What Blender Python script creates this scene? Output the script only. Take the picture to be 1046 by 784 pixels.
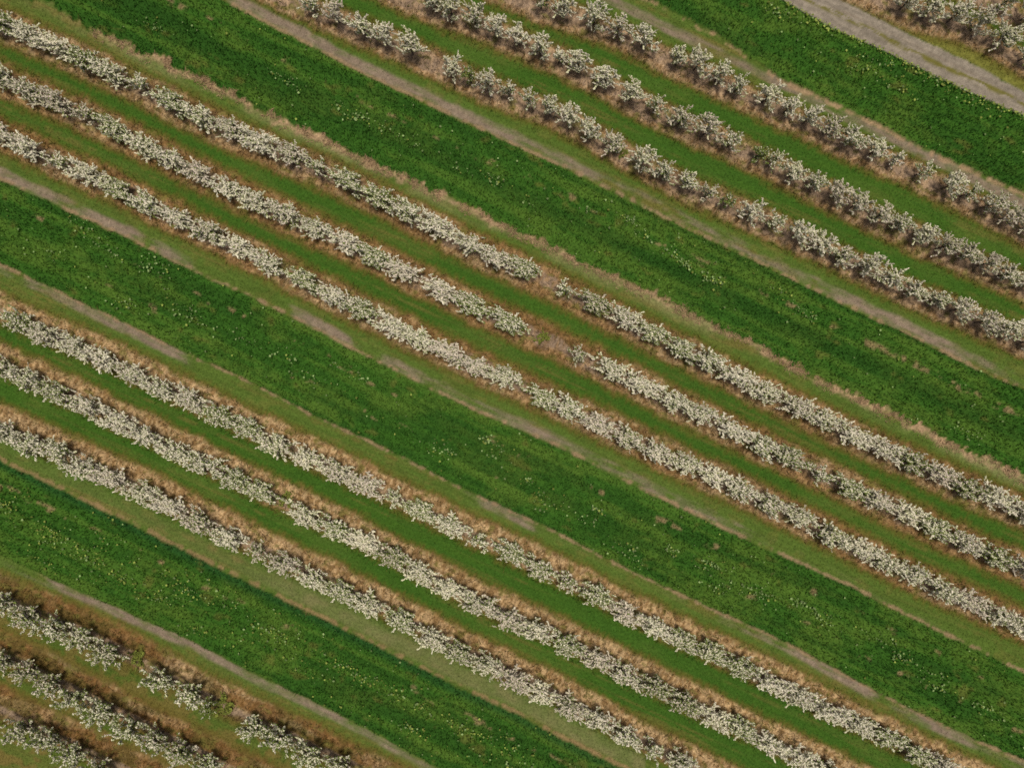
import bpy, math, random
import numpy as np

# ------------------------------------------------------------------ basics
S = 0.085                  # metres of ground per plan unit
CAM_H = 60.0
CU, CV = 523.0, 392.0      # plan point straight under the camera
rng = np.random.default_rng(11)
random.seed(5)

for o in list(bpy.data.objects):
    bpy.data.objects.remove(o, do_unlink=True)
scene = bpy.context.scene
COL = scene.collection

def uv2xy(u, v):
    return (np.asarray(u) - CU) * S, -(np.asarray(v) - CV) * S

# ------------------------------------------------------------------ noise
_T = rng.random((256, 256))
def vnoise(x, y):
    xi = np.floor(x).astype(np.int64); yi = np.floor(y).astype(np.int64)
    fx = x - xi; fy = y - yi
    fx = fx * fx * (3 - 2 * fx); fy = fy * fy * (3 - 2 * fy)
    a = _T[xi & 255, yi & 255]; b = _T[(xi + 1) & 255, yi & 255]
    c = _T[xi & 255, (yi + 1) & 255]; d = _T[(xi + 1) & 255, (yi + 1) & 255]
    return (a * (1 - fx) + b * fx) * (1 - fy) + (c * (1 - fx) + d * fx) * fy
def fbm(x, y, o=3, seed=0):
    t = 0; a = 1.0; s = 0
    for k in range(o):
        t = t + a * vnoise(x * 2 ** k + 17.3 * (seed + k * 3.1), y * 2 ** k + 91.7 * (seed + k))
        s += a; a *= 0.55
    return t / s            # 0..1, mean .5
def sst(e0, e1, x):
    t = np.clip((x - e0) / (e1 - e0), 0, 1)
    return t * t * (3 - 2 * t)

# ------------------------------------------------------------------ the plan of the orchard
def P(s):
    return [tuple(float(q) for q in p.split(',')) for p in s.split()]

ROWS = {   # crown centre lines (as seen), later pulled back to the trunk line
 'TR5': P('1000,-20 1038,0 1075,22'),
 'TR4': P('880,-22 930,3 960,8 1000,22 1020,33 1046,50 1080,68'),
 'TR3': P('520,-14 555,2 605,15 640,30 690,58 725,68 755,88 785,99 825,118 880,146 918,162 944,172 975,190 1010,206 1046,226 1080,243'),
 'TR2': P('400,-16 435,-1 473,13 530,36 594,66 654,99 704,124 760,146 790,163 870,204 946,241 1046,285 1080,300'),
 'TR1': P('280,-14 310,1 370,26 422,48 490,82 573,113 635,150 700,186 785,222 870,264 946,301 1046,343 1080,358'),
 'R1': P('-40,4 0,22 100,66 175,104 250,140 350,181 473,246 545,279 620,316 700,357 785,400 870,441 946,478 1046,521 1090,541'),
 'R2': P('-40,60 0,79 100,123 250,200 350,246 473,307 530,332 620,375 700,416 800,464 946,535 1046,580 1090,600'),
 'R3': P('-40,118 0,137 100,183 250,257 350,307 473,367 540,398 620,436 700,475 800,521 946,595 1046,639 1090,659'),
 'L1': P('-40,302 0,321 100,364 250,437 350,484 473,544 573,590 700,655 800,701 946,775 1010,806'),
 'L2': P('-40,355 0,374 100,421 250,496 350,543 473,609 573,655 700,718 800,766 870,800'),
 'L3': P('-40,420 0,439 100,481 250,557 350,604 473,668 573,716 690,779 750,808'),
 'B1': P('-40,600 0,618 100,660 185,708 250,740 330,776 390,805'),
 'B2': P('-40,658 0,677 100,727 200,777 240,798'),
 'B3': P('-40,716 0,737 60,764 110,790 140,804'),
}
def pull(pts, k=1.026):
    return [(CU + (u - CU) / k, CV + (v - CV) / k) for u, v in pts]
BASE = {k: pull(p) for k, p in ROWS.items()}

def line(pts):
    us = np.array([p[0] for p in pts]); vs = np.array([p[1] for p in pts])
    # a light smoothing that keeps the plan but removes kinks
    uu = np.arange(us[0], us[-1] + 1, 4.0)
    vv = np.interp(uu, us, vs)
    k = np.ones(13) / 13
    pad = np.concatenate([vv[0] + (np.arange(-6, 0)) * (vv[1] - vv[0]), vv, vv[-1] + np.arange(1, 7) * (vv[-1] - vv[-2])])
    vv = np.convolve(pad, k, 'valid')
    def f(u):
        u = np.asarray(u, float)
        r = np.interp(u, uu, vv)
        r = np.where(u < uu[0], vv[0] + (u - uu[0]) * 0.468, r)
        r = np.where(u > uu[-1], vv[-1] + (u - uu[-1]) * 0.468, r)
        return r
    return f
ROWF = {k: line(p) for k, p in BASE.items()}

M1lo = line(P('40,2 107,38 160,58 200,76 240,95 267,109 292,124 344,146 402,175 473,208 529,235 573,256 594,266 641,287 694,314 740,333 800,366 870,402 946,438 1046,486'))
M1hi = line(P('225,0 262,20 322,50 362,73 424,101 473,126 523,148 573,171 624,196 699,233 749,257 786,274 834,299 884,323 946,351 996,378 1046,398'))
M2hi = line(P('0,184 30,197 87,224 142,249 190,274 262,307 300,325 350,352 437,396 473,414 524,437 573,457 624,485 700,521 741,542 800,568 870,600 946,639 1046,687'))
M2lo = line(P('0,268 100,316 142,336 190,360 262,391 307,417 350,437 400,460 477,500 524,521 573,545 640,580 700,608 800,653 859,686 892,703 946,731 994,753 1046,775'))
M3hi = line(P('0,470 85,511 160,548 230,583 312,623 367,650 437,686 473,705 523,725 573,754 640,786'))
M3lo = line(P('0,566 47,588 100,611 155,635 200,655 250,682 300,706 350,729 412,764 440,780'))
M0lo = line(P('640,-12 700,18 743,40 784,74 834,97 889,122 944,152 1009,180 1046,198'))
G0lo = line(P('799,0 846,27 909,55 984,92 1046,118'))     # gravel track, lower edge
G0hi = line(P('861,0 889,15 944,42 994,65 1046,94'))
M4hi = line(P('-20,775 0,786 40,806'))
D5c = line(P('600,-12 635,5 660,18 700,38 740,57 770,73 800,86 850,112 900,136 950,160 1000,186 1046,208'))

CO = 0.905                                      # vertical to perpendicular
def spans(s):
    return P(s)
def amt(u, s):
    p = spans(s)
    return np.interp(u, [q[0] for q in p], [q[1] for q in p])

# bare-earth strength along each track (u, strength)
D1S = '200,0 225,.7 262,1 420,1 440,.75 455,.9 520,1 540,.55 600,.5 640,.3 700,.45 780,.35 840,.55 868,.95 980,.95 1010,.3 1046,.15'
D2S = '-50,.9 0,.9 45,.85 60,.35 80,.5 95,1 135,1 150,.2 168,.6 192,.5 205,0 292,0 302,1 350,1 362,.15 388,.2 396,.6 440,.35 470,.2 520,.6 575,.7 610,.45 650,.4 680,.5 720,.4 745,.5 775,.15 1046,.1'
D3S = '-50,.2 0,.3 90,.45 110,1 180,1 192,.2 210,0 470,.05 496,.7 535,.85 548,.15 600,.1 690,.12 740,.25 790,.3 826,.9 885,1 900,.1 930,.4 945,.9 985,.8 1000,.2 1046,.3'
D4S = '-50,.1 0,.12 40,.35 60,.65 110,.75 150,.95 205,.95 235,.6 262,.5 285,.7 340,.85 365,.5 400,.7 450,.3'
D5S = '600,.8 640,.9 700,1 722,.6 740,.35 760,.6 790,.9 830,.7 855,.45 890,.8 920,.9 1046,1'

LIN = np.array
C_MOWN  = LIN([.060, .094, .017]); C_LANE = LIN([.027, .068, .009]); C_OLIVE = LIN([.105, .095, .024])
C_MEAD  = LIN([.027, .074, .010]); C_MEAD2 = LIN([.050, .094, .014]); C_MEADD = LIN([.015, .046, .0075])
C_TAN   = LIN([.345, .235, .125]); C_PINK = LIN([.33, .22, .130]); C_BROWN = LIN([.135, .075, .026]); C_RUST = LIN([.24, .125, .045])
C_MULCH = LIN([.19, .135, .095]); C_EARTH = LIN([.155, .117, .084]); C_GRAV = LIN([.175, .147, .115]); C_FADE = LIN([.16, .15, .065])

def mix(C, col, w):
    w = np.clip(w, 0, 1)[..., None]
    return C * (1 - w) + col * w

def near_row(u, v):
    best = np.full(u.shape, 1e9); sd = np.full(u.shape, 1e9); blk = np.zeros(u.shape, np.int8)
    for k, f in ROWF.items():
        d = (v - f(u)) * CO
        m = np.abs(d) < best
        best = np.where(m, np.abs(d), best); sd = np.where(m, d, sd)
        b = {'T': 0, 'R': 1, 'L': 2, 'B': 3}[k[0]]
        blk = np.where(m, b, blk)
    return sd, blk                                # signed: + is below (down the plan)

def meadow_mask(u, v, soft=1.2, rag=True):
    p = u * CO + v * .425; q = -u * .425 + v * CO
    n = (fbm(p * .09, q * .09, 3, 4) - .5) * 5 + (fbm(p * .4, q * .4, 2, 5) - .5) * 3 if rag else 0
    # lobed edge along the lower side of the upper meadow
    lob = (fbm(p * .05, q * .03, 3, 8) - .5) * 13 + (fbm(p * .16, q * .07, 2, 9) - .5) * 8 + (vnoise(p * .33, q * .3) - .5) * 5 if rag else 0
    def band(hi, lo, nh, nl):
        dh = (v - hi(u)) * CO + nh; dl = (lo(u) - v) * CO + nl
        return sst(-soft, soft, np.minimum(dh, dl))
    m1 = band(M1hi, M1lo, n * .5, lob - 1)
    m2 = band(M2hi, M2lo, n * .7, n * .7)
    m3 = band(M3hi, M3lo, n * .7, n * .8) * (u < 660)
    m0 = band(G0lo, M0lo, n * .5, n) * (u > 590)
    m4 = sst(-soft, soft, (v - M4hi(u)) * CO + n) * (u < 60)
    return m1, m2, m3, m0, m4

def fields(u, v):
    """albedo, zone id, relief in metres for plan points"""
    p = u * CO + v * .425; q = -u * .425 + v * CO
    n1 = fbm(p * .012, q * .03, 3, 1); n2 = fbm(p * .07, q * .11, 3, 2); n3 = fbm(p * .3, q * .3, 3, 3)
    n4 = fbm(p * .06, q * .5, 2, 6)            # mowing streaks
    nx = fbm(p * .45, q * .2, 3, 7)            # hay lying across the strip
    sd, blk = near_row(u, v)
    ad = np.abs(sd)
    C = np.broadcast_to(C_MOWN, u.shape + (3,)).copy()
    C = mix(C, C_OLIVE, sst(.52, .72, n2) * .4)
    C = mix(C, C_MOWN * .72, sst(.5, .62, n4) * .5)
    # green lanes between rows of one block
    others = np.zeros(u.shape)
    for a, b in (('R1', 'R2'), ('R2', 'R3'), ('L1', 'L2'), ('L2', 'L3'), ('B1', 'B2'), ('B2', 'B3'), ('TR1', 'TR2'), ('TR2', 'TR3'), ('TR4', 'TR5')):
        fa, fb = ROWF[a](u), ROWF[b](u)
        x = (v - fa) / (fb - fa)
        w = sst(.0, .12, x) * sst(1., .88, x)
        others = np.maximum(others, w)
    C = mix(C, C_LANE, others * (.9 - .5 * sst(.5, .75, n1)) )
    C = mix(C, C_LANE * LIN([1.5, 1.25, 1.2]), others * sst(.5, .65, n4) * .4)
    rut = fbm(p * .008, q * .22, 3, 48)
    C = mix(C, C_OLIVE * LIN([.8, .9, .9]), sst(.54, .70, rut) * .35 * (1 - .5 * others))
    C = mix(C, C_BROWN * LIN([1.0, 1.15, 1.1]), sst(.60, .74, rut) * sst(.45, .6, n2) * .3)
    cor = sst(0, 14, (v - ROWF['B1'](u))) * (u < 500)
    C = mix(C, C_BROWN * LIN([.9, 1.1, 1.0]), cor * (.25 + .6 * sst(.42, .6, n2)) * .8)
    # outer lanes are greener close to the rows' strip and to the meadow
    C = mix(C, C_LANE * LIN([1.5, 1.2, 1.2]), (1 - others) * sst(24, 14, ad + (n2 - .5) * 10) * .75)
    zone = np.zeros(u.shape, np.int8)
    relief = (n2 - .5) * .03
    # ---- meadows
    m1, m2, m3, m0, m4 = meadow_mask(u, v)
    mm = np.maximum.reduce([m1, m2, m3, m0, m4])
    # frayed dry edge and cut hay along the meadows
    def edge(f, side, wd, thr, col, seed, g=1.0, fr=.09):
        nonlocal C
        d = (v - f(u)) * CO * side              # + outside
        nn = fbm(p * fr * .3, q * .05, 3, seed); nk = fbm(p * .17, q * .12, 2, seed + 60)
        w = sst(-2.5, 0, d) * sst(wd * (.3 + 1.3 * nk), wd * (.1 + .7 * nk), d) * sst(thr - .05, thr + .11, .55 * nn + .45 * nk)
        C = mix(C, col * (.75 + .5 * nx)[..., None], w * g)
    dM1 = (v - M1lo(u)) * CO
    lob = (fbm(p * .05, q * .03, 3, 8) - .5) * 13 + (fbm(p * .16, q * .07, 2, 9) - .5) * 8 + (vnoise(p * .33, q * .3) - .5) * 5
    s1 = amt(u, '-50,0 60,.1 105,.4 140,.9 1200,1')
    C = mix(C, C_FADE * (.7 + .6 * n3)[..., None], sst(-1, 3, dM1 - lob) * sst(19, 5, dM1) * .6 * s1 * sst(.3, .55, fbm(p * .02, q * .05, 2, 41)))
    lump = fbm(p * .14, q * .16, 3, 49)
    C = mix(C, C_PINK * (.30 + .75 * nx + .55 * (lump - .3))[..., None], sst(-1, 1.5, dM1 - lob + (n3 - .5) * 4) * sst(9.5, 2.0, dM1 - lob * .4 + (n2 - .5) * 12) * s1 * (.35 + .65 * sst(.36, .52, fbm(p * .09, q * .12, 3, 43))))
    # dirt wheel-ways
    def dirt(c, wd, st, seed, k=1.0, col=C_EARTH):
        nonlocal C, zone, relief
        d = c + (n2 - .5) * 4
        s = amt(u, st)
        w = sst(wd, wd * .45, np.abs(d)) * np.clip(s + (fbm(p * .06, q * .3, 3, seed) - .5) * 1.7 - .08, 0, 1)
        w = w * sst(0.05, .35, s)
        C = mix(C, col * (.8 + .4 * n3)[..., None] * (.85 + .3 * n4)[..., None], w * k)
        zone = np.where((sst(wd, wd * .8, np.abs(c)) > .5) & (s > .45), 3, zone)
        relief = relief - .05 * w
    h1 = (v - M1hi(u)) * CO
    dirt(h1 + 8.2, 7.6, D1S, 12)
    edge(M1hi, -1, 5, .42, C_PINK * .62, 13, .8)
    h2 = (v - M2hi(u)) * CO
    dirt(h2 + 6.5, 7.2, D2S, 14)
    edge(M2hi, -1, 4.2, .45, C_PINK * .62, 15, .85)
    l2 = (v - M2lo(u)) * CO
    dirt(l2 - 5.5, 6.6, D3S, 16)
    edge(M2lo, 1, 3.6, .44, C_PINK * .62, 17, .8)
    h3 = (v - M3hi(u)) * CO
    C = mix(C, C_FADE * .8, sst(-28, -14, h3) * sst(-2, -8, h3) * amt(u, '0,.1 240,.3 300,.8 600,.8') * (n2 + .2) * (u < 660))
    edge(M3hi, -1, 5, .40, C_TAN * LIN([.55, .52, .5]), 18, .75)
    l3 = (v - M3lo(u)) * CO
    dirt(np.where(u < 480, l3 - 5.5, 99), 5.6, D4S, 19)
    dirt(np.where(u > 590, (v - D5c(u)) * CO, 99), 6.6, D5S, 20, .95, C_EARTH * .95)
    edge(lambda x: np.where(np.asarray(x) > 780, M0lo(x), -400), 1, 5, .42, C_PINK * .72, 21, .85)
    edge(lambda x: np.where(np.asarray(x) < 790, M0lo(x), -400), 1, 5, .5, C_TAN * .6, 26)
    # ---- meadow colour
    nm = fbm(p * .02, q * .06, 3, 31); nf = fbm(p * .16, q * .16, 3, 32)
    K = np.broadcast_to(C_MEAD, u.shape + (3,)).copy()
    K = mix(K, C_MEAD2, sst(.46, .68, nm) * .9)
    K = mix(K, C_MEADD, sst(.48, .34, nf) * .45)
    st = fbm(p * .006, q * .13, 3, 47)
    K = mix(K, C_MEADD, sst(.54, .68, st) * .55); K = mix(K, C_MEAD2 * 1.1, sst(.46, .32, st) * .55)
    K = mix(K, C_MEADD, sst(14, 3, np.abs(h1 - 44 + (n1 - .5) * 16)) * .6 * (h1 > 0) * (h1 < 80))
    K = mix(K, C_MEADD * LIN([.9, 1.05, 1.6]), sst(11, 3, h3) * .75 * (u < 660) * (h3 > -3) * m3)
    # tan spots in wheel lines
    for d0, sd_, th in ((h1 - 24, 33, .55), (h2 - 20, 34, .64), (h3 - 22, 35, .60), (l2 + 26, 36, .68)):
        nn = fbm(p * .08, q * .12, 3, sd_)
        K = mix(K, C_TAN * .6, sst(5, 1.5, np.abs(d0 + (n2 - .5) * 5)) * sst(th + .02, th + .14, nn) * .7)
    nn = fbm(p * .05, q * .09, 3, 38)
    K = mix(K, C_OLIVE, sst(.70, .84, nn) * .4)
    C = C * (1 - mm[..., None]) + K * mm[..., None]
    zone = np.where(mm > .5, 1, zone)
    relief = relief + mm * (.04 + .16 * nf + .10 * (nm - .5))
    # ---- gravel track
    gl = (v - G0lo(u)) * CO; gh = (v - G0hi(u)) * CO
    gm = sst(-1.4, 1.0, gh + (n2 - .5) * 4 + (n3 - .5) * 2) * sst(1.2, -1.2, gl + (n3 - .5) * 3) * (u > 560)
    mid = (v - (G0lo(u) * .5 + G0hi(u) * .5)) * CO
    G = C_GRAV * (.78 + .44 * n3)[..., None] * (.72 + .5 * n4)[..., None]
    G = mix(G, C_OLIVE * .95, sst(4.2, .8, np.abs(mid - .5 + (n1 - .5) * 6)) * sst(.38, .6, fbm(p * .07, q * .4, 3, 40)))
    G = mix(G, C_EARTH * .75, sst(2.6, .6, np.abs(mid + 5)) * .5 * sst(.4, .6, n4))
    C = C * (1 - gm[..., None]) + G * gm[..., None]
    zone = np.where(gm > .5, 2, zone)
    relief = np.where(gm > .3, relief * .3 - .03 + .03 * sst(6, 1, np.abs(mid)), relief)
    # verge above the gravel is olive
    C = mix(C, C_OLIVE * LIN([1.1, 1.15, 1.0]) * (.75 + .5 * n3)[..., None], (gh < 0) * sst(-26, -16, gh) * (1 - gm) * .85 * (u > 700))
    # ---- planting strips
    fray = (n2 - .5) * 9 + (nx - .5) * 9
    hw = np.select([blk == 0, blk == 1, blk == 2], [13.5, 16.0, 14.0], 15.0)
    hw = hw + np.where((blk == 2) & (sd < 0), 3.0, 0) + np.where((blk == 3) & (sd < 0), 5.0, 0) - np.where((blk == 2) & (sd > 0), 3.0, 0) - np.where((blk == 3) & (sd > 0), 4.0, 0)
    t = ad + fray * .8
    ws = sst(hw + 2.5, hw - 3.5, t) * (1 - mm) * (1 - gm)
    C = mix(C, C_OLIVE * LIN([.78, .68, .62]), sst(hw + 8, hw, t) * .8 * (1 - mm) * (1 - gm))
    dry = np.broadcast_to(C_TAN, u.shape + (3,)).copy()
    dry = mix(dry, C_PINK * .95, (blk == 0) * .8)
    dry = mix(dry, C_RUST, ((blk == 1) * .55 + (blk == 2) * .12 + (blk == 3) * .35) * sst(.35, .6, n1))
    dry = mix(dry, C_BROWN, sst(.56, .40, nx) * .75)
    dry = mix(dry, C_BROWN, ((blk == 1) & (sd < 0)) * .55 * sst(.35, .55, n2))
    dry = mix(dry, C_BROWN * LIN([1.1, 1.0, .9]), ((blk == 3) & (sd < 0)) * sst(.40, .55, fbm(p * .02, q * .1, 2, 44)) * .75)
    dry = mix(dry, C_OLIVE * .7, (blk == 3) * sst(.40, .58, fbm(p * .05, q * .12, 3, 72)) * .55)
    dry = mix(dry, C_BROWN * .8, sst(17, 6, np.hypot(u - 557, v - 346) + (n2 - .5) * 16) * .75)
    dry = dry * np.where(blk == 1, .76, np.where(blk == 0, .85, np.where(blk == 2, .92, .74)))[..., None]
    dry = dry * (.62 + .75 * n3)[..., None]
    dry = mix(dry, C_MULCH * (.7 + .6 * n3)[..., None], sst(9.5, 4.5, np.where((blk >= 2) & (sd < 0), 3.2, 1.0) * ad + (n2 - .5) * 12) * (.85 - .5 * sst(.45, .65, nx)))
    dry = mix(dry, C_OLIVE, sst(.60, .72, fbm(p * .11, q * .2, 3, 46)) * .75)
    C = mix(C, np.zeros(3), ws * 0) * (1 - ws[..., None]) + dry * ws[..., None]
    zone = np.where(ws > .5, 4, zone)
    relief = relief + ws * (.05 + .08 * (n3 - .3))
    C = C * (.86 + .28 * n3)[..., None]
    return C, zone, relief

# ------------------------------------------------------------------ mesh helpers
def mesh_from(name, V, F, col=None, smooth=False, mat=None):
    """V (n,3), F (m,k) with one k, or list of such arrays"""
    if not isinstance(F, list): F = [F]
    F = [f for f in F if len(f)]
    me = bpy.data.meshes.new(name)
    nl = sum(f.size for f in F); nf = sum(len(f) for f in F)
    me.vertices.add(len(V)); me.vertices.foreach_set('co', np.ascontiguousarray(V, np.float32).ravel())
    me.loops.add(nl); me.polygons.add(nf)
    me.loops.foreach_set('vertex_index', np.concatenate([f.ravel() for f in F]).astype(np.int32))
    ls = []; o = 0
    for f in F:
        ls.append(o + np.arange(len(f)) * f.shape[1]); o += f.size
    me.polygons.foreach_set('loop_start', np.concatenate(ls).astype(np.int32))
    if smooth:
        me.polygons.foreach_set('use_smooth', np.ones(nf, bool))
    me.update(calc_edges=True)
    if col is not None:
        a = me.attributes.new('tint', 'FLOAT_COLOR', 'POINT')
        c4 = np.ones((len(V), 4), np.float32); c4[:, :3] = col
        a.data.foreach_set('color', c4.ravel())
    if mat: me.materials.append(mat)
    return me
def link(name, me, parent=None, **props):
    o = bpy.data.objects.new(name, me); COL.objects.link(o)
    if parent: o.parent = parent
    for k, val in props.items(): o[k] = val
    return o

# ------------------------------------------------------------------ materials
def new_mat(name):
    m = bpy.data.materials.new(name); m.use_nodes = True
    nt = m.node_tree; b = nt.nodes['Principled BSDF']
    b.inputs['Roughness'].default_value = .9
    b.inputs['Specular IOR Level'].default_value = .0
    return m, nt, b
def tint_noise(nt, b, scale, lo, hi, detail=3, sock='tint', base=None):
    tc = nt.nodes.new('ShaderNodeTexCoord')
    no = nt.nodes.new('ShaderNodeTexNoise'); no.inputs['Scale'].default_value = scale; no.inputs['Detail'].default_value = detail
    nt.links.new(tc.outputs['Object'], no.inputs['Vector'])
    mr = nt.nodes.new('ShaderNodeMapRange'); mr.inputs['From Min'].default_value = .3; mr.inputs['From Max'].default_value = .7
    mr.inputs['To Min'].default_value = lo; mr.inputs['To Max'].default_value = hi
    nt.links.new(no.outputs['Fac'], mr.inputs['Value'])
    mx = nt.nodes.new('ShaderNodeMix'); mx.data_type = 'RGBA'; mx.blend_type = 'MULTIPLY'; mx.inputs['Factor'].default_value = 1
    if base is None:
        at = nt.nodes.new('ShaderNodeAttribute'); at.attribute_name = sock
        nt.links.new(at.outputs['Color'], mx.inputs[6])
    else:
        mx.inputs[6].default_value = (*base, 1)
    nt.links.new(mr.outputs['Result'], mx.inputs[7])
    return mx, no
def ground_mat(name, scale, lo, hi, bump):
    m, nt, b = new_mat(name)
    mx, no = tint_noise(nt, b, scale, lo, hi, 4)
    nt.links.new(mx.outputs[2], b.inputs['Base Color'])
    bp = nt.nodes.new('ShaderNodeBump'); bp.inputs['Strength'].default_value = bump; bp.inputs['Distance'].default_value = .05
    nt.links.new(no.outputs['Fac'], bp.inputs['Height']); nt.links.new(bp.outputs['Normal'], b.inputs['Normal'])
    return m
M_GROUND = ground_mat('mown_turf', 5.0, .78, 1.22, .5)
M_MEADOW = ground_mat('meadow_sward', 6.0, .70, 1.25, .7)
M_GRAVEL = ground_mat('gravel', 12.0, .80, 1.20, .5)
M_DIRT = ground_mat('bare_earth', 8.0, .82, 1.18, .5)
M_STRIP = ground_mat('dry_mulch', 8.0, .70, 1.30, .7)

def blade_mat(name):
    m, nt, b = new_mat(name)
    at = nt.nodes.new('ShaderNodeAttribute'); at.attribute_name = 'tint'
    nt.links.new(at.outputs['Color'], b.inputs['Base Color'])
    tr = nt.nodes.new('ShaderNodeBsdfTranslucent'); nt.links.new(at.outputs['Color'], tr.inputs['Color'])
    mxs = nt.nodes.new('ShaderNodeMixShader'); mxs.inputs[0].default_value = .28
    out = nt.nodes['Material Output']
    nt.links.new(b.outputs[0], mxs.inputs[1]); nt.links.new(tr.outputs[0], mxs.inputs[2]); nt.links.new(mxs.outputs[0], out.inputs['Surface'])
    return m
M_BLADE = blade_mat('grass_blades'); M_HAY = blade_mat('dry_stalks'); M_FLOWER = blade_mat('meadow_flowers'); M_LEAF = blade_mat('young_leaves')

def blossom_mat():
    m, nt, b = new_mat('white_blossom')
    at = nt.nodes.new('ShaderNodeAttribute'); at.attribute_name = 'tint'
    oi = nt.nodes.new('ShaderNodeObjectInfo')
    ramp = nt.nodes.new('ShaderNodeValToRGB')
    e = ramp.color_ramp.elements
    e[0].position = 0; e[0].color = (1.0, .97, .86, 1); e[1].position = 1; e[1].color = (.86, .79, .73, 1)
    k = e.new(.6); k.color = (.97, .94, .86, 1)
    nt.links.new(oi.outputs['Random'], ramp.inputs[0])
    mx = nt.nodes.new('ShaderNodeMix'); mx.data_type = 'RGBA'; mx.blend_type = 'MULTIPLY'; mx.inputs['Factor'].default_value = 1
    nt.links.new(at.outputs['Color'], mx.inputs[6]); nt.links.new(ramp.outputs[0], mx.inputs[7])
    nt.links.new(mx.outputs[2], b.inputs['Base Color'])
    tr = nt.nodes.new('ShaderNodeBsdfTranslucent'); nt.links.new(mx.outputs[2], tr.inputs['Color'])
    mxs = nt.nodes.new('ShaderNodeMixShader'); mxs.inputs[0].default_value = .33
    nt.links.new(b.outputs[0], mxs.inputs[1]); nt.links.new(tr.outputs[0], mxs.inputs[2])
    nt.links.new(mxs.outputs[0], nt.nodes['Material Output'].inputs['Surface'])
    return m
M_BLOSSOM = blossom_mat()
def bark_mat():
    m, nt, b = new_mat('orchard_bark')
    mx, no = tint_noise(nt, b, 9, .6, 1.35, 4, base=(.105, .08, .062))
    nt.links.new(mx.outputs[2], b.inputs['Base Color'])
    return m
M_BARK = bark_mat()

# ------------------------------------------------------------------ the ground
ZN = ['ground', 'meadow', 'gravel_track', 'dirt_track', 'planting_strip']
ZM = [M_GROUND, M_MEADOW, M_GRAVEL, M_DIRT, M_STRIP]
U0, U1, V0, V1, ST = -120, 1166, -120, 904, 1.5
gu = np.arange(U0, U1 + .01, ST); gv = np.arange(V0, V1 + .01, ST)
GU, GV = np.meshgrid(gu, gv)
C, Z, R = fields(GU, GV)
nv, nu = GU.shape
# fade the relief to zero at the rim, where the far sheet joins
rim = np.minimum.reduce([GU - U0, U1 - GU, GV - V0, V1 - GV])
R = R * sst(0, 20, rim)
X, Y = uv2xy(GU, GV)
VV = np.stack([X, Y, R], -1).reshape(-1, 3); CC = C.reshape(-1, 3)
ii = (np.arange(nv - 1)[:, None] * nu + np.arange(nu - 1)[None, :])
QF = np.stack([ii + nu, ii + nu + 1, ii + 1, ii], -1).reshape(-1, 4)
# the planting strips, tracks and turf are cut from one sheet, edge to edge
zf = Z[:-1, :-1].reshape(-1)
def ground_z(u, v):
    a = np.clip(((u - U0) / ST), 0, nu - 1.001); b = np.clip(((v - V0) / ST), 0, nv - 1.001)
    i = a.astype(int); j = b.astype(int); fa = a - i; fb = b - j
    return (R[j, i] * (1 - fa) + R[j, i + 1] * fa) * (1 - fb) + (R[j + 1, i] * (1 - fa) + R[j + 1, i + 1] * fa) * fb
def sample(A, u, v):
    i = np.clip(((u - U0) / ST + .5).astype(int), 0, nu - 1); j = np.clip(((v - V0) / ST + .5).astype(int), 0, nv - 1)
    return A[j, i]

for z in range(5):
    F = QF[zf == z]
    Vz, Cz = VV, CC
    extra = []
    if z == 0:
        # far sheet: a coarse frame of turf from the rim of the fine sheet out to the horizon
        rings = [0, 200, 800, 4000, 12000]
        us = [U0 - r for r in rings[::-1]] + [U1 + r for r in rings]
        vs = [V0 - r for r in rings[::-1]] + [V1 + r for r in rings]
        fu, fv = np.meshgrid(np.array(us, float), np.array(vs, float))
        fx, fy = uv2xy(fu, fv)
        fV = np.stack([fx, fy, np.zeros_like(fx)], -1).reshape(-1, 3)
        n = len(us); base = len(VV); ex = []
        for j in range(n - 1):
            for i in range(n - 1):
                if i == 4 and j == 4: continue
                a = base + j * n + i
                ex.append((a + n, a + n + 1, a + 1, a))
        Vz = np.concatenate([VV, fV]); Cz = np.concatenate([CC, np.tile(C_MOWN * .8, (len(fV), 1))])
        F = np.concatenate([F, np.array(ex)])
    used, inv = np.unique(F, return_inverse=True)
    me = mesh_from(ZN[z], Vz[used], inv.reshape(F.shape), Cz[used], True, ZM[z])
    link(ZN[z], me, kind='structure')

# ------------------------------------------------------------------ grass, hay, flowers
def blades(u, v, h, w, lean, col, ztop=0.0):
    """single bent blades: two triangles and a tip"""
    n = len(u)
    x, y = uv2xy(u, v); z = ground_z(u, v) - .01
    a = rng.uniform(0, 2 * math.pi, n); b = rng.uniform(0, 2 * math.pi, n)
    dx, dy = np.cos(a) * w * .5, np.sin(a) * w * .5
    lx, ly = np.cos(b) * lean * h, np.sin(b) * lean * h
    p0 = np.stack([x - dx, y - dy, z], -1); p1 = np.stack([x + dx, y + dy, z], -1)
    p2 = np.stack([x + dx * .8 + lx * .35, y + dy * .8 + ly * .35, z + h * .6], -1)
    p3 = np.stack([x - dx * .8 + lx * .35, y - dy * .8 + ly * .35, z + h * .6], -1)
    p4 = np.stack([x + lx, y + ly, z + h], -1)
    V = np.stack([p0, p1, p2, p3, p4], 1).reshape(-1, 3)
    i = np.arange(n)[:, None] * 5
    Q = i + np.array([[0, 1, 2, 3]]); T = i + np.array([[3, 2, 4]])
    return V, [Q, T], np.repeat(col, 5, 0)

def scatter(n, lo=(-60, -60), hi=(1106, 844)):
    return rng.uniform(lo[0], hi[0], n), rng.uniform(lo[1], hi[1], n)
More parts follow.
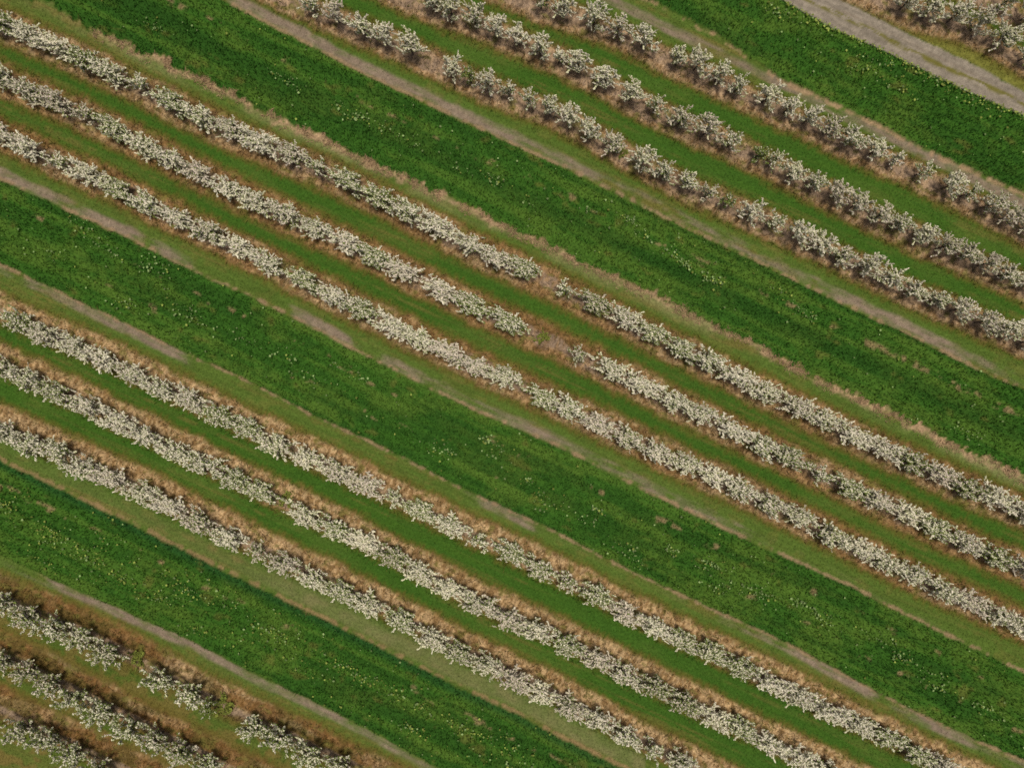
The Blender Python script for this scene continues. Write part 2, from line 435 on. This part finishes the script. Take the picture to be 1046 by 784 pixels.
# meadow grass
u, v = scatter(620000)
mk = np.maximum.reduce(meadow_mask(u, v))
keep = mk > rng.uniform(.25, 1, len(u)); u, v = u[keep], v[keep]
p = u * CO + v * .425; q = -u * .425 + v * CO
nf = fbm(p * .16, q * .16, 3, 32)
cl = fbm(p * .6, q * .6, 2, 52)
keep = rng.random(len(u)) < .25 + .75 * sst(.38, .6, cl); u, v, nf, cl = u[keep], v[keep], nf[keep], cl[keep]
col = sample(C, u, v) * rng.uniform(.75, 1.45, len(u))[:, None] * (.75 + .5 * cl)[:, None]
yl = rng.random(len(u)) < .06
col[yl] = col[yl] * LIN([1.7, 1.35, 1.2])
Vb, Fb, Cb = blades(u, v, rng.uniform(.12, .34, len(u)) * (.5 + nf), rng.uniform(.035, .08, len(u)), rng.uniform(.2, 1.0, len(u)), col)
link('meadow_grass', mesh_from('meadow_grass', Vb, Fb, Cb, False, M_BLADE), kind='stuff')
# short turf of the lanes
u, v = scatter(420000)
zz = sample(Z, u, v); keep = (zz == 0) | ((zz == 3) & (rng.random(len(u)) < .35)); u, v, zz = u[keep], v[keep], zz[keep]
col = sample(C, u, v) * rng.uniform(.75, 1.3, len(u))[:, None]
weedy = (zz == 3) & (fbm(u * .05, v * .05, 2, 61) > .5); col[weedy] = C_OLIVE * rng.uniform(.7, 1.3, (weedy.sum(), 1))
Vb, Fb, Cb = blades(u, v, rng.uniform(.04, .10, len(u)), rng.uniform(.03, .06, len(u)), rng.uniform(.3, 1.0, len(u)), col)
link('mown_grass', mesh_from('mown_grass', Vb, Fb, Cb, False, M_BLADE), kind='stuff')
# cut hay lying along the ragged edge of the upper meadow
u = rng.uniform(95, 1106, 26000); v = M1lo(u) + rng.uniform(-4, 16, len(u))
keep = (np.maximum.reduce(meadow_mask(u, v)) < .5) & (rng.random(len(u)) < sst(.36, .56, fbm(u * .1, v * .1, 3, 62)) * sst(13, 3, (v - M1lo(u)))); u, v = u[keep], v[keep]
col = C_PINK * rng.uniform(.45, 1.35, (len(u), 1))
VH, FH, CH = blades(u, v, rng.uniform(.06, .22, len(u)), rng.uniform(.03, .07, len(u)), rng.uniform(1.0, 2.2, len(u)), col)
link('cut_hay', mesh_from('cut_hay', VH, FH, CH, False, M_HAY), kind='stuff')
# dry stalks and weeds in the planting strips
u, v = scatter(560000)
sd, blk = near_row(u, v)
p = u * CO + v * .425; q = -u * .425 + v * CO
zz = sample(Z, u, v)
w = sst(22, 11, np.abs(sd)) * sst(1.5, 9, np.abs(sd) + 3) * (zz != 1) * (zz != 2) * (zz != 3)
cl = fbm(p * .35, q * .25, 3, 55)
keep = rng.random(len(u)) < w * (.15 + .85 * sst(.36, .6, cl)); u, v, cl = u[keep], v[keep], cl[keep]
col = sample(C, u, v) * rng.uniform(.65, 1.5, len(u))[:, None]
gr = rng.random(len(u)) < .10 + .35 * (sst(.5, .7, fbm(u * .06, v * .06, 2, 57)))
col[gr] = C_OLIVE * rng.uniform(.7, 1.5, (gr.sum(), 1))
Vb, Fb, Cb = blades(u, v, rng.uniform(.08, .38, len(u)) * (.5 + cl), rng.uniform(.025, .06, len(u)), rng.uniform(.5, 1.7, len(u)), col)
link('dry_grass', mesh_from('dry_grass', Vb, Fb, Cb, False, M_HAY), kind='stuff')

# wild flowers in the meadows: drifts of pale heads on stalks
drifts = P('345,108 352,118 370,122 395,135 420,146 470,172 505,184 545,212 690,262 700,270 725,285 730,288 640,225 600,215 800,300 655,240 820,320 930,430 980,440 1000,450 300,88 285,80 20,75 160,30 '
           '60,260 85,230 120,262 160,268 158,278 180,305 190,318 205,330 130,310 100,245 250,345 290,365 315,385 345,372 370,385 440,455 460,462 500,450 510,465 540,490 555,505 560,515 600,530 610,520 640,560 650,575 686,560 715,578 725,575 730,600 780,605 815,615 830,625 840,632 880,645 905,655 920,670 950,690 955,700 1000,720 1010,725 760,600 '
           '8,515 15,528 45,540 60,545 85,562 100,572 120,585 50,572 140,600 165,610 270,640 290,650 330,668 355,678 370,690 400,700 310,680 430,720 420,740 460,735 480,745 520,760 200,640 190,600 '
           '790,12 845,28 885,62 875,70 920,95 800,18 905,66 930,70 950,82 975,95 1000,108')
fu, fv, fy = [], [], []
for (a, b) in drifts:
    n = int(rng.integers(10, 42)); sp = rng.uniform(3, 8)
    r1 = rng.normal(0, sp * 1.5, n); r2 = rng.normal(0, sp * .6, n)
    fu.append(a + r1 * CO - r2 * .425); fv.append(b + r1 * .425 + r2 * CO)
    fy.append(np.full(n, 1.0 if (b > 500 and a < 560) or (a > 840 and b < 130) else .35))
n = 1300; a = rng.uniform(-40, 640, n); b = M3hi(a) + rng.beta(2, 2, n) * (M3lo(a) - M3hi(a)); kk = fbm(a * .03, b * .05, 2, 71) > .47; a, b = a[kk], b[kk]; fu.append(a); fv.append(b); fy.append(np.full(len(a), 1.0))
n = 2600; a, b = scatter(n)
fu.append(a); fv.append(b); fy.append(np.full(n, .4))
# yellow fringe along the gravel
n = 420; a = rng.uniform(800, 1080, n); fu.append(a); fv.append(G0lo(a) + rng.exponential(3.2, n) + .6); fy.append(np.full(n, 1.4))
u = np.concatenate(fu); v = np.concatenate(fv); fy = np.concatenate(fy)
keep = np.maximum.reduce(meadow_mask(u, v)) > .6; u, v, fy = u[keep], v[keep], fy[keep]
n = len(u); x, y = uv2xy(u, v); z = ground_z(u, v) + rng.uniform(.15, .38, n)
r = .028 + .09 * rng.random(n) ** 2
col = np.where((rng.random(n) < fy * .65)[:, None], LIN([.26, .31, .07]), LIN([.25, .34, .13])) * (.38 + .75 * rng.random((n, 1)) ** 1.6)
ang = rng.uniform(0, 6.28, n); k = 6
ring = np.stack([np.stack([x + r * np.cos(ang + j * math.tau / k) * rng.uniform(.6, 1.2, n), y + r * np.sin(ang + j * math.tau / k) * rng.uniform(.6, 1.2, n), z + rng.uniform(-.03, .03, n)], -1) for j in range(k)], 1)
Vf = np.concatenate([ring, np.stack([x, y, z - .03], -1)[:, None], np.stack([x - .008, y, z * 0 + ground_z(u, v) - .01], -1)[:, None], np.stack([x + .008, y, ground_z(u, v) - .01], -1)[:, None]], 1)
i = np.arange(n)[:, None] * 9
link('wildflowers', mesh_from('wildflowers', Vf.reshape(-1, 3), [i + np.array([[0, 1, 2, 3, 4, 5]]), i + np.array([[6, 7, 8]])], np.repeat(col, 9, 0), False, M_FLOWER), kind='stuff')

# ------------------------------------------------------------------ fruit trees
def tube(pts, rad, k=5):
    pts = np.asarray(pts, float); rad = np.asarray(rad, float)
    n = len(pts); d = np.gradient(pts, axis=0); d /= np.linalg.norm(d, axis=1)[:, None] + 1e-9
    a = np.cross(d, [0.31, 0.87, 0.12]); a /= np.linalg.norm(a, axis=1)[:, None] + 1e-9
    b = np.cross(d, a)
    th = np.arange(k) * math.tau / k
    V = pts[:, None] + rad[:, None, None] * (np.cos(th)[None, :, None] * a[:, None] + np.sin(th)[None, :, None] * b[:, None])
    V = V.reshape(-1, 3)
    F = [(i * k + j, i * k + (j + 1) % k, (i + 1) * k + (j + 1) % k, (i + 1) * k + j) for i in range(n - 1) for j in range(k)]
    return V, np.array(F)
def join(parts):
    Vs, Fs, o = [], [], 0
    for V, F in parts:
        Vs.append(V); Fs.append(F + o); o += len(V)
    return np.concatenate(Vs), np.concatenate(Fs)

def cards(ctr, axis, size, aspect, r):
    """small bent petal tufts (two-quad folds) at ctr"""
    n = len(ctr)
    nrm = r.normal(size=(n, 3)); nrm[:, 2] += 1.0; nrm /= np.linalg.norm(nrm, axis=1)[:, None]
    t = np.cross(nrm, axis + r.normal(0, .35, (n, 3))); t /= np.linalg.norm(t, axis=1)[:, None] + 1e-9
    b = np.cross(nrm, t)
    s = size[:, None]; l = (size * aspect)[:, None]
    V = np.stack([ctr - t * s - b * l * .8, ctr - b * l * 1.15 + nrm * s * .35, ctr + t * s - b * l * .75,
                  ctr + t * s * .9 + b * l * .8, ctr + b * l * 1.2 + nrm * s * .35, ctr - t * s * 1.05 + b * l * .75], 1)
    i = np.arange(n)[:, None] * 6
    F = np.concatenate([i + np.array([[0, 1, 4, 5]]), i + np.array([[1, 2, 3, 4]])])
    return V.reshape(-1, 3), F

def make_tree_meshes(seed, H=2.6, spread=1.0, limbs=13, dens=1.0, leaf=.10, bare=.0, along=1.0, up=1.0, nsh=(8, 12)):
    """an espalier-like orchard tree: trunk, scaffold limbs, blossoming shoots; longest limbs run along the row (local X)"""
    r = np.random.default_rng(seed)
    bend = r.normal(0, .06, 2)
    hh = np.array([-.12, .35, .8, 1.2, 1.6, H - .3])
    tp = np.stack([bend[0] * hh * .5 + r.normal(0, .02, 6), bend[1] * hh * .5 + r.normal(0, .02, 6), hh], -1)
    trunk = tube(tp, [.075, .06, .052, .042, .03, .014], 7)
    br, shoots = [], []
    def pos(h): return np.array([np.interp(h, hh, tp[:, 0]), np.interp(h, hh, tp[:, 1]), h])
    for k in range(limbs):
        f = (k + .5) / limbs
        h = .38 + (H - 1.0) * f + r.normal(0, .05)
        az = k * 2.399 + r.normal(0, .25)
        el = math.radians(r.uniform(8, 36) + 22 * f)
        L = spread * (1.04 - .28 * f) * r.uniform(.82, 1.08)
        L *= (abs(math.cos(az) / along) ** 3 + abs(math.sin(az)) ** 3) ** (-1 / 3)      # boxy, pruned to the row
        d = np.array([math.cos(az) * math.cos(el), math.sin(az) * math.cos(el), math.sin(el)])
        p0 = pos(h); m = p0 + d * L * .5 + [0, 0, .02]; e = p0 + d * L + np.array([0, 0, .08 * L]) + r.normal(0, .04, 3)
        br.append(tube([p0, m, e], [.024, .017, .008], 4))
        for j in range(int(r.integers(*nsh) * max(1, L) * 1.1)):
            t = r.uniform(.15, 1.02)
            b0 = p0 + (e - p0) * t
            sd = d * r.uniform(0, .6) + r.normal(0, .55, 3) + np.array([0, 0, r.uniform(.3, 1.0) * up])
            sd /= np.linalg.norm(sd)
            shoots.append((b0, sd, r.uniform(.20, .46) * (1 + .25 * (up > 1.1))))
    for j in range(10):                              # leaders on top
        sd = np.array([r.normal(0, .5), r.normal(0, .5), 1.0]); sd /= np.linalg.norm(sd)
        shoots.append((pos(H - r.uniform(.35, .9)), sd, r.uniform(.3, .6)))
    bc, ba, bs, bt, lc, la = [], [], [], [], [], []
    for (b0, sd, L) in shoots:
        br.append(tube([b0, b0 + sd * L * .55 + r.normal(0, .015, 3), b0 + sd * L], [.010, .008, .004], 3))
        if r.random() < bare: continue
        n = max(4, int(92 * L * dens * r.uniform(.6, 1.3)))
        t = r.uniform(.08, 1.08, n)
        c = b0 + sd * (t * L)[:, None] + r.normal(0, .024, (n, 3))
        bc.append(c); ba.append(np.tile(sd, (n, 1)))
        sh = r.uniform(.74, 1.0)
        tone = np.array([[.90, .87, .76], [.88, .82, .75], [.86, .85, .66]][int(r.choice(3, p=[.6, .22, .18]))]) * sh
        bt.append(tone * r.uniform(.86, 1.05, (n, 1)))
        bs.append(r.uniform(.013, .028, n))
        nl = r.poisson(7 * leaf * 3)
        if nl:
            tl = r.uniform(0, 1.1, nl)
            lc.append(b0 + sd * (tl * L)[:, None] + r.normal(0, .05, (nl, 3))); la.append(np.tile(sd, (nl, 1)))
    bc = np.concatenate(bc); ba = np.concatenate(ba); bs = np.concatenate(bs); bt = np.concatenate(bt)
    Vb, Fb = cards(bc, ba, bs, r.uniform(1.1, 2.4, len(bc)), r)
    lc = np.concatenate(lc); la = np.concatenate(la)
    Vl, Fl = cards(lc, la, r.uniform(.018, .034, len(lc)), r.uniform(1.3, 2.2, len(lc)), r)
    lt = LIN([.13, .17, .035]) * r.uniform(.6, 1.4, (len(lc), 1))
    Vr, Fr = join(br)
    return (mesh_from('trunk', *trunk, None, True, M_BARK), mesh_from('branches', Vr, Fr, None, False, M_BARK),
            mesh_from('blossom', Vb, Fb, np.repeat(bt, 6, 0), False, M_BLOSSOM), mesh_from('leaves', Vl, Fl, np.repeat(lt, 6, 0), False, M_LEAF))

TREE_KINDS = {
 'wall':   [make_tree_meshes(100 + k, 2.35 + .12 * math.sin(k * 2.1), 1.0 + .03 * math.cos(k * 1.7), 26, .72 + .045 * (k % 6), (.08 + .05 * (k % 4)) if k % 6 != 5 else .55, .04 * (k % 3), 1.45) for k in range(12)],
 'full':   [make_tree_meshes(200 + k, 2.65 + .25 * math.sin(k * 2.1), .98 + .10 * math.cos(k * 1.7), 16, 1.2, .18 + .10 * (k % 3), .03 + .05 * (k % 3), 1.08, 1.3, (7, 10)) for k in range(12)],
 'open':   [make_tree_meshes(600 + k, 2.45 + .2 * math.sin(k * 2.1), 1.0 + .06 * math.cos(k * 1.7), 18, .85, .50, .12, 1.35, 1.1, (7, 10)) for k in range(6)],
 'sparse': [make_tree_meshes(300 + k, 2.5, .92, 10, .62, .30, .22) for k in range(3)],
 'green':  [make_tree_meshes(400 + k, 2.2, .85, 8, .35, 1.1, .45) for k in range(2)],
 'slim':   [make_tree_meshes(500 + k, 2.3, .48, 8, .9, .15, .05) for k in range(2)],
}
PROTO = {}
for kname, vs in TREE_KINDS.items():
    PROTO[kname] = vs
PART_NAMES = ('trunk', 'branches', 'blossom', 'leaves')

proto_obj = {}
def place_tree(u, v, kind, idx, rot, sx, sy, sz, label, group):
    key = (kind, idx)
    z = float(ground_z(np.array([u]), np.array([v]))[0])
    if key not in proto_obj:
        e = bpy.data.objects.new('blossoming_tree', None); COL.objects.link(e)
        e.empty_display_size = .3
        parts = []
        for pn, me in zip(PART_NAMES, PROTO[kind][idx]):
            parts.append(link(pn, me, e))
        proto_obj[key] = (e, parts)
    else:
        e0, ps = proto_obj[key]
        e = e0.copy(); COL.objects.link(e)
        for q_ in ps:
            c = q_.copy(); COL.objects.link(c); c.parent = e
    x, y = uv2xy(u, v)
    e.location = (float(x), float(y), z); e.rotation_euler = (0, 0, rot); e.scale = (sx, sy, sz)
    e['label'] = label; e['category'] = 'tree'; e['group'] = group
    return e

ORD = ['', 'first', 'second', 'third', 'fourth', 'fifth', 'sixth', 'seventh', 'eighth', 'ninth', 'tenth', 'eleventh', 'twelfth', 'thirteenth', 'fourteenth', 'fifteenth',
       'sixteenth', 'seventeenth', 'eighteenth', 'nineteenth', 'twentieth', 'twenty-first', 'twenty-second', 'twenty-third', 'twenty-fourth']
ROWNAME = {
 'TR5': ('the far top right corner', 'upper right rows'), 'TR4': ("row above the gravel track", 'trees above the gravel track'),
 'TR3': ("the upper right block's top row", 'upper right rows'), 'TR2': ("the upper right block's middle row", 'upper right rows'), 'TR1': ("the upper right block's bottom row", 'upper right rows'),
 'R1': ("the central block's top row", 'central block of rows'), 'R2': ("the central block's middle row", 'central block of rows'), 'R3': ("the central block's bottom row", 'central block of rows'),
 'L1': ("the lower left block's top row", 'lower left block of rows'), 'L2': ("the lower left block's middle row", 'lower left block of rows'), 'L3': ("the lower left block's bottom row", 'lower left block of rows'),
 'B1': ("the bottom corner's top row", 'bottom left corner rows'), 'B2': ("the bottom corner's middle row", 'bottom left corner rows'), 'B3': ("the bottom corner's lowest row", 'bottom left corner rows'),
}
# stretches of unbroken crown (as seen, u from-to), spacing in u
SEG = {
 'TR5': ([(1022, 1066)], 22), 'TR4': ([(915, 1014), (1014, 1066)], 23),
 'TR3': ([(540, 588), (597, 669), (682, 746), (747, 764), (772, 797), (798, 856), (857, 907), (962, 1066)], 22),
 'TR2': ([(428, 566), (575, 632), (634, 682), (684, 762), (800, 1066)], 23),
 'TR1': ([(306, 432), (453, 472), (487, 637), (644, 716), (757, 1066)], 23),
 'R1': ([(-16, 157), (158, 463), (469, 548), (594, 1064)], 29.5), 'R2': ([(-16, 424), (431, 534), (612, 1064)], 29.5),
 'R3': ([(-16, 286), (297, 532), (539, 832), (835, 1064)], 29.5),
 'L1': ([(3, 296), (299, 980)], 29.5), 'L2': ([(-16, 281), (296, 862)], 29.5), 'L3': ([(-16, 393), (399, 710)], 29.5),
 'B1': ([(-16, 122), (148, 207), (241, 362)], 27), 'B2': ([(-16, 225)], 28), 'B3': ([(8, 112)], 28),
}
LONE = [  # single odd trees: row, u, kind, label
 ('TR3', 918, 'slim', 'small slim blossoming tree standing alone below the dirt track'),
 ('TR3', 945, 'sparse', 'thin greenish tree with few blossoms right of the small slim lone tree'),
 ('TR2', 572, 'slim', 'narrow upright white tree squeezed into the gap of the middle upper right row'),
 ('TR2', 776, 'green', 'nearly bare greenish tree in the thin patch of the middle upper right row'),
 ('TR2', 792, 'sparse', 'thinly flowering tree at the right side of the thin patch, middle upper right row'),
 ('TR1', 480, 'green', 'small yellow-green leafy tree with few blossoms beside the lone white tree'),
 ('TR1', 724, 'sparse', 'thin blossoming tree left of the bare spot in the lowest upper right row'),
 ('TR1', 745, 'green', 'scrubby yellowish tree in the bare spot of the lowest upper right row'),
 ('R1', 576, 'sparse', 'thin lone white tree standing in the wide gap of the top central row'),
 ('B1', 212, 'green', 'nearly bare greenish tree on the left edge of the right gap, bottom corner top row'),
 ('R2', 591, 'sparse', 'thin white tree right of the bare brown gap in the middle central row'),
]
count = 0
GAPW = {'TR1': {1: 'the small lone white tree between two gaps in the lowest upper right row'}}
jr = random.Random(3)
def base_at(row, uo):
    ub = CU + (uo - CU) / 1.026
    return ub, float(ROWF[row](ub))
for row, (segs, sp) in SEG.items():
    pts = []
    for si, (a, b) in enumerate(segs):
        n = max(1, round((b - a) / sp))
        for k in range(n):
            pts.append((a + (b - a) * (k + .5) / n + jr.uniform(-1.5, 1.5) * (n > 1), si, k, n, (b - a) / n))
    total = len(pts)
    where, grp = ROWNAME[row]
    left_cut = segs[0][0] < 0; 
    for i, (uo, si, k, n, step) in enumerate(pts):
        ub, vb = base_at(row, uo)
        m = n - 1 - k
        edgeL = 'left end' if si == 0 else None
        # the nearest landmark in the row: its ends, or the gap that bounds this stretch
        if k <= m:
            o_, side = k + 1, ('from the left in' if si == 0 else 'right of gap %s in' % ORD[si])
        else:
            o_, side = m + 1, ('from the right in' if si == len(segs) - 1 else 'left of gap %s in' % ORD[si + 1])
        look = 'white blossoming tree'
        if row == 'TR5': lab = 'white blossoming tree at %s, %s from the left' % (where, ORD[i + 1])
        elif side.startswith('from'):
            lab = '%s, %s %s %s' % (look, ORD[o_], side, where)
        else:
            g = int([j for j, x_ in enumerate(ORD) if x_ == side.split()[3]][0])
            gaps = len(segs) - 1
            gword = 'the gap' if gaps == 1 else 'the %s gap' % ORD[g]
            lab = '%s, %s %s %s in %s' % (look, ORD[o_], side.split()[0] + ' of', gword, where)
        top = row[0] == 'T'
        along = step * S / .9 / (1.98 if top else (2.1 if row[0] != 'B' else 2.0))
        if row in ('B1', 'B2', 'B3'): along *= 1.0
        sx = max(.8, along * 1.02); sy = (.90 if top else (.95 if row[0] != 'B' else 1.10)) * jr.uniform(.95, 1.05)
        if top: sx *= 1.02
        rot = -math.radians(25.3 if row[0] != 'B' else 26.5) + (math.pi if jr.random() < .5 else 0) + jr.uniform(-.10, .10)
        kind, nvar = ('full', 12) if top else (('open', 6) if row[0] == 'B' else ('wall', 12))
        if jr.random() < (.17 if top else .04): kind, nvar = 'sparse', 3
        place_tree(ub + jr.uniform(-.8, .8), vb + jr.uniform(-1.6, 1.6), kind, jr.randrange(nvar), rot, sx, sy, jr.uniform(.9, 1.08) * (1.02 if top else 1.0), lab, grp)
        count += 1
for row, uo, kind, lab in LONE:
    ub, vb = base_at(row, uo)
    place_tree(ub, vb, kind, jr.randrange(len(TREE_KINDS[kind])), jr.uniform(0, 6), 1.0, 1.0, 1.0, lab, ROWNAME[row][1]); count += 1
print('TREES', count)

# leafy weeds in the gaps of the rows
def weed(seed, rad):
    r = np.random.default_rng(seed)
    br, lc, la = [], [], []
    for k in range(26):
        az = r.uniform(0, 6.28); el = r.uniform(.5, 1.35); L = rad * r.uniform(.5, 1.1)
        b0 = np.array([math.cos(az), math.sin(az), 0]) * r.uniform(0, rad * .5)
        d = np.array([math.cos(az) * math.cos(el), math.sin(az) * math.cos(el), math.sin(el)])
        br.append(tube([b0 - [0, 0, .03], b0 + d * L * .5, b0 + d * L + [0, 0, -.08 * L]], [.009, .007, .003], 3))
        n = 12; lc.append(b0 + d * (r.uniform(.2, 1.05, n) * L)[:, None] + r.normal(0, .05, (n, 3))); la.append(np.tile(d, (n, 1)))
    lc = np.concatenate(lc); la = np.concatenate(la)
    V, F = cards(lc, la, r.uniform(.03, .055, len(lc)), r.uniform(1.2, 2.2, len(lc)), r)
    t = LIN([.15, .17, .035]) * r.uniform(.55, 1.35, (len(lc), 1))
    Vs, Fs = join(br)
    return mesh_from('stems', Vs, Fs, np.tile(LIN([.16, .14, .04]), (len(Vs), 1)), False, M_LEAF), mesh_from('leaves', V, F, np.repeat(t, 6, 0), False, M_LEAF)
W1, W2 = weed(1, .8), weed(2, .65)
for i, (uo, row, lab, sc) in enumerate([
    (288, 'L2', 'low yellow-green weed filling the gap in the middle row, lower left block', .9),
    (133, 'B1', 'yellowish leafy weed in the left gap of the top bottom-corner row', 1.1),
    (222, 'B1', 'sprawling yellow-green weed in the right gap of the top bottom-corner row', 1.2),
    (396, 'L3', 'small green weed in the narrow gap of the bottom row, lower left block', .6),
    (638, 'TR1', 'small leafy weed in the narrow gap of the lowest upper right row', .6),
    (555, 'R2', 'dark brown-green weed clump in the bare gap of the middle central row', .9)]):
    ub, vb = base_at(row, uo)
    e = bpy.data.objects.new('weed_clump', None); COL.objects.link(e)
    for pn, me in zip(('stems', 'leaves'), (W1, W2)[i % 2]): link(pn, me, e)
    x, y = uv2xy(ub, vb); e.location = (float(x), float(y), float(ground_z(np.array([ub]), np.array([vb]))[0])); e.rotation_euler = (0, 0, i * 1.3); e.scale = (sc * 1.2, sc, sc * .6)
    e['label'] = lab; e['category'] = 'weed'; e['group'] = 'weeds in the row gaps'

# ------------------------------------------------------------------ light, sky, camera
SUN_EL, SUN_AZ = math.radians(84), math.radians(40)     # azimuth clockwise from +Y: high hazy sun, a little towards the upper right
w = bpy.data.worlds.new('World'); scene.world = w; w.use_nodes = True
nt = w.node_tree; bg = nt.nodes['Background']
sky = nt.nodes.new('ShaderNodeTexSky'); sky.sky_type = 'NISHITA'; sky.sun_disc = False
sky.sun_elevation = SUN_EL; sky.sun_rotation = SUN_AZ; sky.air_density = 1.0; sky.dust_density = 3.0; sky.ozone_density = 1.0
hs = nt.nodes.new('ShaderNodeHueSaturation'); hs.inputs['Saturation'].default_value = .35   # thin high overcast: a pale sky
nt.links.new(sky.outputs[0], hs.inputs['Color']); nt.links.new(hs.outputs[0], bg.inputs['Color']); bg.inputs['Strength'].default_value = .07
sun = bpy.data.lights.new('sun', 'SUN'); sun.energy = 3.3; sun.angle = math.radians(12); sun.color = (1.0, .94, .83)
so = bpy.data.objects.new('sun', sun); COL.objects.link(so)
d = np.array([math.sin(SUN_AZ) * math.cos(SUN_EL), math.cos(SUN_AZ) * math.cos(SUN_EL), math.sin(SUN_EL)])
import mathutils
so.rotation_euler = mathutils.Vector(d).to_track_quat('Z', 'Y').to_euler(); so.location = tuple(d * 100)

cam = bpy.data.cameras.new('camera'); co = bpy.data.objects.new('camera', cam); COL.objects.link(co)
co.location = (0, 0, CAM_H); co.rotation_euler = (0, 0, 0)
cam.sensor_width = 36; cam.lens = 36 * CAM_H / (1046 * S); cam.clip_end = 3000
scene.camera = co
scene.view_settings.view_transform = 'Standard'; scene.view_settings.look = 'None'
scene.view_settings.exposure = 0.3; scene.view_settings.gamma = 1.0
scene.cycles.max_bounces = 6; scene.cycles.diffuse_bounces = 3; scene.cycles.transparent_max_bounces = 4
scene.cycles.use_denoising = False
scene.cycles.filter_width = 1.6
